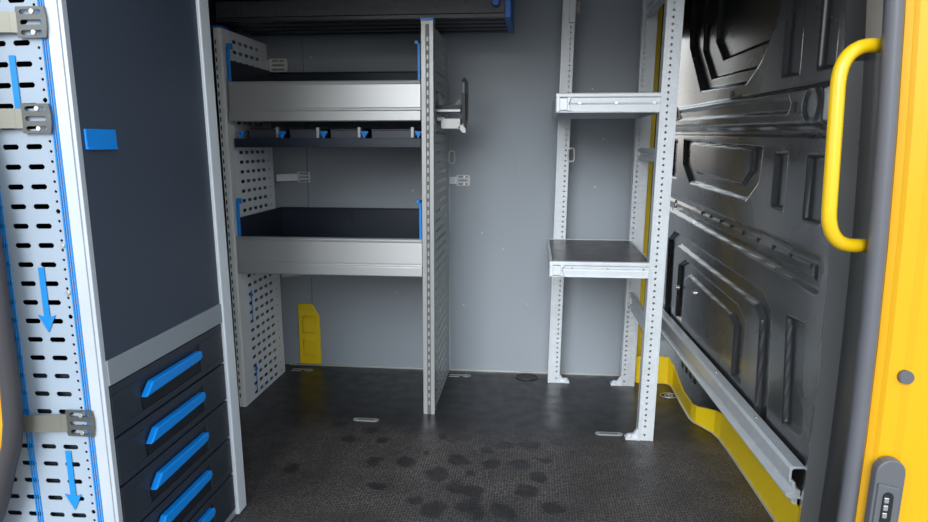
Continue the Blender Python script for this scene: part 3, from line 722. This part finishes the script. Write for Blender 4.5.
def shelf(zt, zb, x0, x1):
    y0, y1 = 2.248, 2.800
    b = MB(); b.box(x0 + .012, x1 - .004, y0 + .012, y1 - .012, zt - .016, zt - .0015); s_ = b.build('shelf_board', 'board', rk)
    b = MB()
    b.extrude([(y0 + .014, zt), (y0 - .002, zt), (y0 - .004, zt - .003), (y0 - .004, zt - .012), (y0 + .003, zt - .015), (y0 + .003, zb + .018 + (zt - zb) * .2), (y0 + .005, zb + .015 + (zt - zb) * .2), (y0 + .003, zb + .012 + (zt - zb) * .2), (y0 + .003, zb + .004), (y0 - .002, zb + .003), (y0 - .002, zb), (y0 + .020, zb), (y0 + .020, zb + .003), (y0 + .008, zb + .004), (y0 + .008, zt - .004), (y0 + .014, zt - .004)], x0, x1, lambda t, p, q: (t, p, q))
    fr = b.build('front_rail', 'galv', s_, bevel=.0006)
    b = MB(); b.box(x0, x0 + .010, y0 + .012, y1, zb, zt); b.box(x1 - .006, x1, y0 + .02, y1 - .04, zb, zt); b.box(x0, x1, y1 - .012, y1 - .004, zb, zt); b.build('side_rail', 'galv', s_, bevel=.001)
    # spring clip at the left end of the rail
    b = MB(); zc = (zb + zt) / 2 - .004; hh = (zt - zb) * .30
    b.box(x0 + .002, x0 + .012, y0 - .008, y0 - .002, zc - hh * 1.3, zc + hh * 1.3); b.box(x0 + .012, x0 + .036, y0 - .006, y0 - .002, zc - hh, zc + hh)
    b.extrude([(x0 + .036, zc - hh * 1.1), (x0 + .048, zc - hh * 1.2), (x0 + .040, zc), (x0 + .048, zc + hh * 1.2), (x0 + .036, zc + hh * 1.1)], y0 - .009, y0 - .002, lambda t, p, q: (p, t, q)); b.build('rail_clip', 'rail', s_, bevel=.001)
    for xx in (x0 + .075, x0 + .19, x1 - .03):
        b = MB(); b.cyl((xx, y0 + .003, zb + .03), (xx, y0 + .0005, zb + .03), .004, 8); b.build('rivet', 'bolt', s_)
shelf(1.158, 1.097, .064, .402)
shelf(.615, .563, .055, .392)
# side rails between the two right posts
def brace(z0, z1, dx, y0=2.292, y1=2.782):
    b = MB(); pr = [(.390 + dx, z0), (.404 + dx, z0), (.404 + dx, z1), (.390 + dx, z1), (.390 + dx, z1 - .014), (.398 + dx, z1 - .018), (.398 + dx, z0 + .018), (.390 + dx, z0 + .014)]
    b.extrude(pr, y0, y1, lambda t, p, q: (p, t, q)); b.build('side_brace', 'rail', rk, bevel=.0008)
brace(.938, .983, .016); brace(.338, .402, .006); brace(1.470, 1.515, .024)
b = MB(); b.box(.100, .120, 2.762, 2.788, 1.46, 1.62, lambda p: (p[0] + LN * p[2], p[1], p[2])); b.build('post_bracket', 'galv', rk)
b = MB(); slot_plate(b, .034, .050, 0); o = b.build('bracket_plate', 'strap', rk, solid=.003, loc=(0, 0, 0), recalc=False); o.location = Vector((.145, 2.765, 1.515)) - WLOC[rk.name]
b = MB(); b.tube([(.448, 2.800, 1.20), (.462, 2.800, 1.19), (.462, 2.800, 1.15), (.448, 2.800, 1.14)], .004, 6); b.build('wire_hook', 'panel', rk)
b = MB(); b.tube([(.440, 2.27, 1.12), (.450, 2.26, 1.10), (.453, 2.26, 1.08), (.440, 2.26, 1.07)], .003, 6); b.box(.4375, .441, 2.25, 2.285, 1.07, 1.14); b.build('wire_hook', 'strap', rk)

# ------------------------------------------------------------------ things on the right wall
r = thing('lashing_rail', (.66, 2.4, .13), 'long aluminium lashing rail along the bottom of the black wall', 'rail')
def rx_(y): return wall_x(y) - .036
pr = [(.036, 0), (.006, 0), (-.004, .006), (-.004, .012), (.014, .018), (.010, .030), (.010, .040), (.0, .046), (.0, .078), (.006, .086), (.036, .086), (.036, .080), (.010, .079), (.006, .074), (.006, .050), (.016, .044), (.018, .028), (.030, .022), (.030, .010)]
b = MB(); b.extrude(pr, 1.645, 3.55, lambda t, p, q: (rx_(t) + p - .010, t, .130 + q)); b.build('rail_body', 'rail', r, bevel=.001)
b = MB(); b.extrude([(.006, -.018), (.018, -.022), (.018, .0), (.002, .0)], 1.655, 1.70, lambda t, p, q: (rx_(t) + p, t, .130 + q)); b.build('end_lug', 'rail', r)
for y in (1.95, 2.35, 2.75):
    b = MB(); b.cyl((rx_(y) + .012, y, .2165), (rx_(y) + .012, y, .220), .005, 8); b.build('rivet', 'bolt', r)
b = MB()
b.box(wall_x(3.05) - .045, wall_x(3.05) - .004, 3.03, 3.05, .715, .725); b.tube([(wall_x(3.05) - .03, 3.05, .715), (wall_x(3.05) - .03, 3.05, .757)], .005, 8)
tag(b.build('wall_bolt', 'bolt'), 'small bright bolt on the black wall beside the front rack post', 'bolt')

# grab handle
g_ = thing('grab_handle', (.56, 1.25, 1.0), 'yellow tubular grab handle on the rear pillar', 'handle')
pts = []; ax = lean(1.0)
A = Vector((.622, 1.27, 1.163)); B = Vector((.498, 1.225, 1.161)); C_ = Vector((.501, 1.215, .827)); D = Vector((.622, 1.27, .822))
def fillet(p, q, r_, rad, n=8):
    a = (p - q).normalized() * rad; c = (r_ - q).normalized() * rad
    return [q + a * (1 - t) ** 2 + c * t ** 2 for t in [k / n for k in range(n + 1)]]
pts = [A] + fillet(A, B, C_, .068) + [(B + C_) / 2] + fillet(B, C_, D, .062) + [D]
b = MB(); b.tube(pts, .0122, 16); b.build('tube', 'yellow_t', g_)
for p, d in ((A, B), (D, C_)):
    b = MB(); dd = (p - d).normalized(); b.cyl(p - dd * .004, p + dd * .006, .024, 16); b.build('foot_flange', 'yellow_t', g_)

# striker plate and plug on the yellow jamb
jl = lambda dx, z: lean(z) + dx
st = thing('striker_plate', (jl(.06, .39), 1.18, .39), 'grey rounded latch plate with a dark slot on the yellow door jamb', 'latch')
def rounded(w_, z0, z1, n=10):
    P = [(-w_, z0), (w_, z0)]
    for k in range(n + 1):
        a = math.pi * k / n; P.append((w_ * math.cos(a), z1 - w_ + w_ * math.sin(a)))
    return P
b = MB(); b.extrude(rounded(.0245, .22, .462), 1.170, 1.190, lambda t, p, q: (jl(.064, q) + p, t, q)); b.build('plate', 'latch', st, bevel=.003)
b = MB(); b.extrude([(-.019, .24), (.019, .24), (.019, .412), (-.019, .420)], 1.165, 1.172, lambda t, p, q: (jl(.0625, q) + p, t, q)); b.build('raised_face', 'latch', st, bevel=.002)
b = MB(); b.extrude(rounded(.0085, .345, .405, 8), 1.1625, 1.1655, lambda t, p, q: (jl(.061, q) + p, t, q)); b.build('slot', 'black', st)
for k in range(3):
    b = MB(); z = .392 - .014 * k; b.box(jl(.0535, z), jl(.061, z), 1.159, 1.1628, z - .005, z + .005); b.build('contact', 'bolt', st, bevel=.001)
b = MB(); z = .606; b.cyl((jl(.077, z), 1.193, z), (jl(.077, z), 1.184, z), .0125, 20, .0115)
tag(b.build('hole_plug', 'latch', loc=(jl(.077, z), 1.188, z)), 'round grey plug in the yellow door jamb above the latch plate', 'plug')

# ------------------------------------------------------------------ floor fittings
def floor_insert(loc, rot, label):
    r = thing('floor_insert', loc, label, 'fitting', 'slotted metal inserts in the floor'); r.rotation_euler.z = rot
    b = MB(); P = [(.036 + .012 * math.cos(a), .012 * math.sin(a)) for a in np.linspace(-math.pi / 2, math.pi / 2, 9)] + [(-.036 + .012 * math.cos(a), .012 * math.sin(a)) for a in np.linspace(math.pi / 2, 3 * math.pi / 2, 9)]
    b.extrude(P, .0, .0025, lambda t, p, q: (p, q, t)); b.build('surround', 'scuff', r, loc=(0, 0, 0))
    b = MB(); b.box(-.030, .030, -.003, .003, .0026, .003); b.build('slot', 'zinc', r, loc=(0, 0, 0))
    return r
f1 = floor_insert((-.599, 2.318, 0), 0, 'slotted metal floor insert in front of the lower tray')
copy_tree(f1, (.275, 2.285, 0), 'slotted metal floor insert left of the front rack post')
def floor_ring(x, y, r_, m, label, ob=.8):
    b = MB(); b.tube([(x + r_ * math.cos(a), y + r_ * ob * math.sin(a), .0022) for a in np.linspace(0, 2 * math.pi, 28, endpoint=False)], .0022, 6, closed=True)
    return b
t_ = thing('lashing_eye', (.552, 2.68, 0), 'recessed lashing eye in the floor by the yellow sill', 'ring')
floor_ring(.552, 2.68, .034, 'zinc', '').build('rim', 'scuff', t_)
floor_ring(.552, 2.675, .016, 'zinc', '').build('eye', 'bolt', t_)
b = MB(); b.cyl((.552, 2.68, 0), (.552, 2.68, .0015), .032, 24); b.build('cup', 'black', t_)
t_ = thing('floor_socket', (-.017, 2.848, 0), 'round ring socket in the floor at the foot of the bulkhead', 'ring')
floor_ring(-.017, 2.845, .048, 'zinc', '').build('rim', 'board', t_)
b = MB(); b.cyl((-.017, 2.845, 0), (-.017, 2.845, .0015), .045, 24); b.build('cup', 'black', t_)
for (x, y, l) in ((-1.02, 2.835, 'worn metal floor bolt behind the left slotted panel'), (-.31, 2.83, 'worn metal floor bolt beside the foot of the grey middle panel')):
    t_ = thing('floor_bolt', (x, y, 0), l, 'bolt', 'worn floor bolts along the bulkhead')
    b = MB(); b.box(x - .045, x + .03, y + .010, y + .014, 0, .002); b.box(x - .045, x + .0, y - .012, y - .008, 0, .002); b.build('washer', 'scuff', t_)
    b = MB(); b.tube([(x + .032 + .018 * math.cos(a), y + .012 * math.sin(a), .002) for a in np.linspace(0, 2 * math.pi, 16, endpoint=False)], .002, 6, closed=True); b.build('bolt_head', 'scuff', t_)
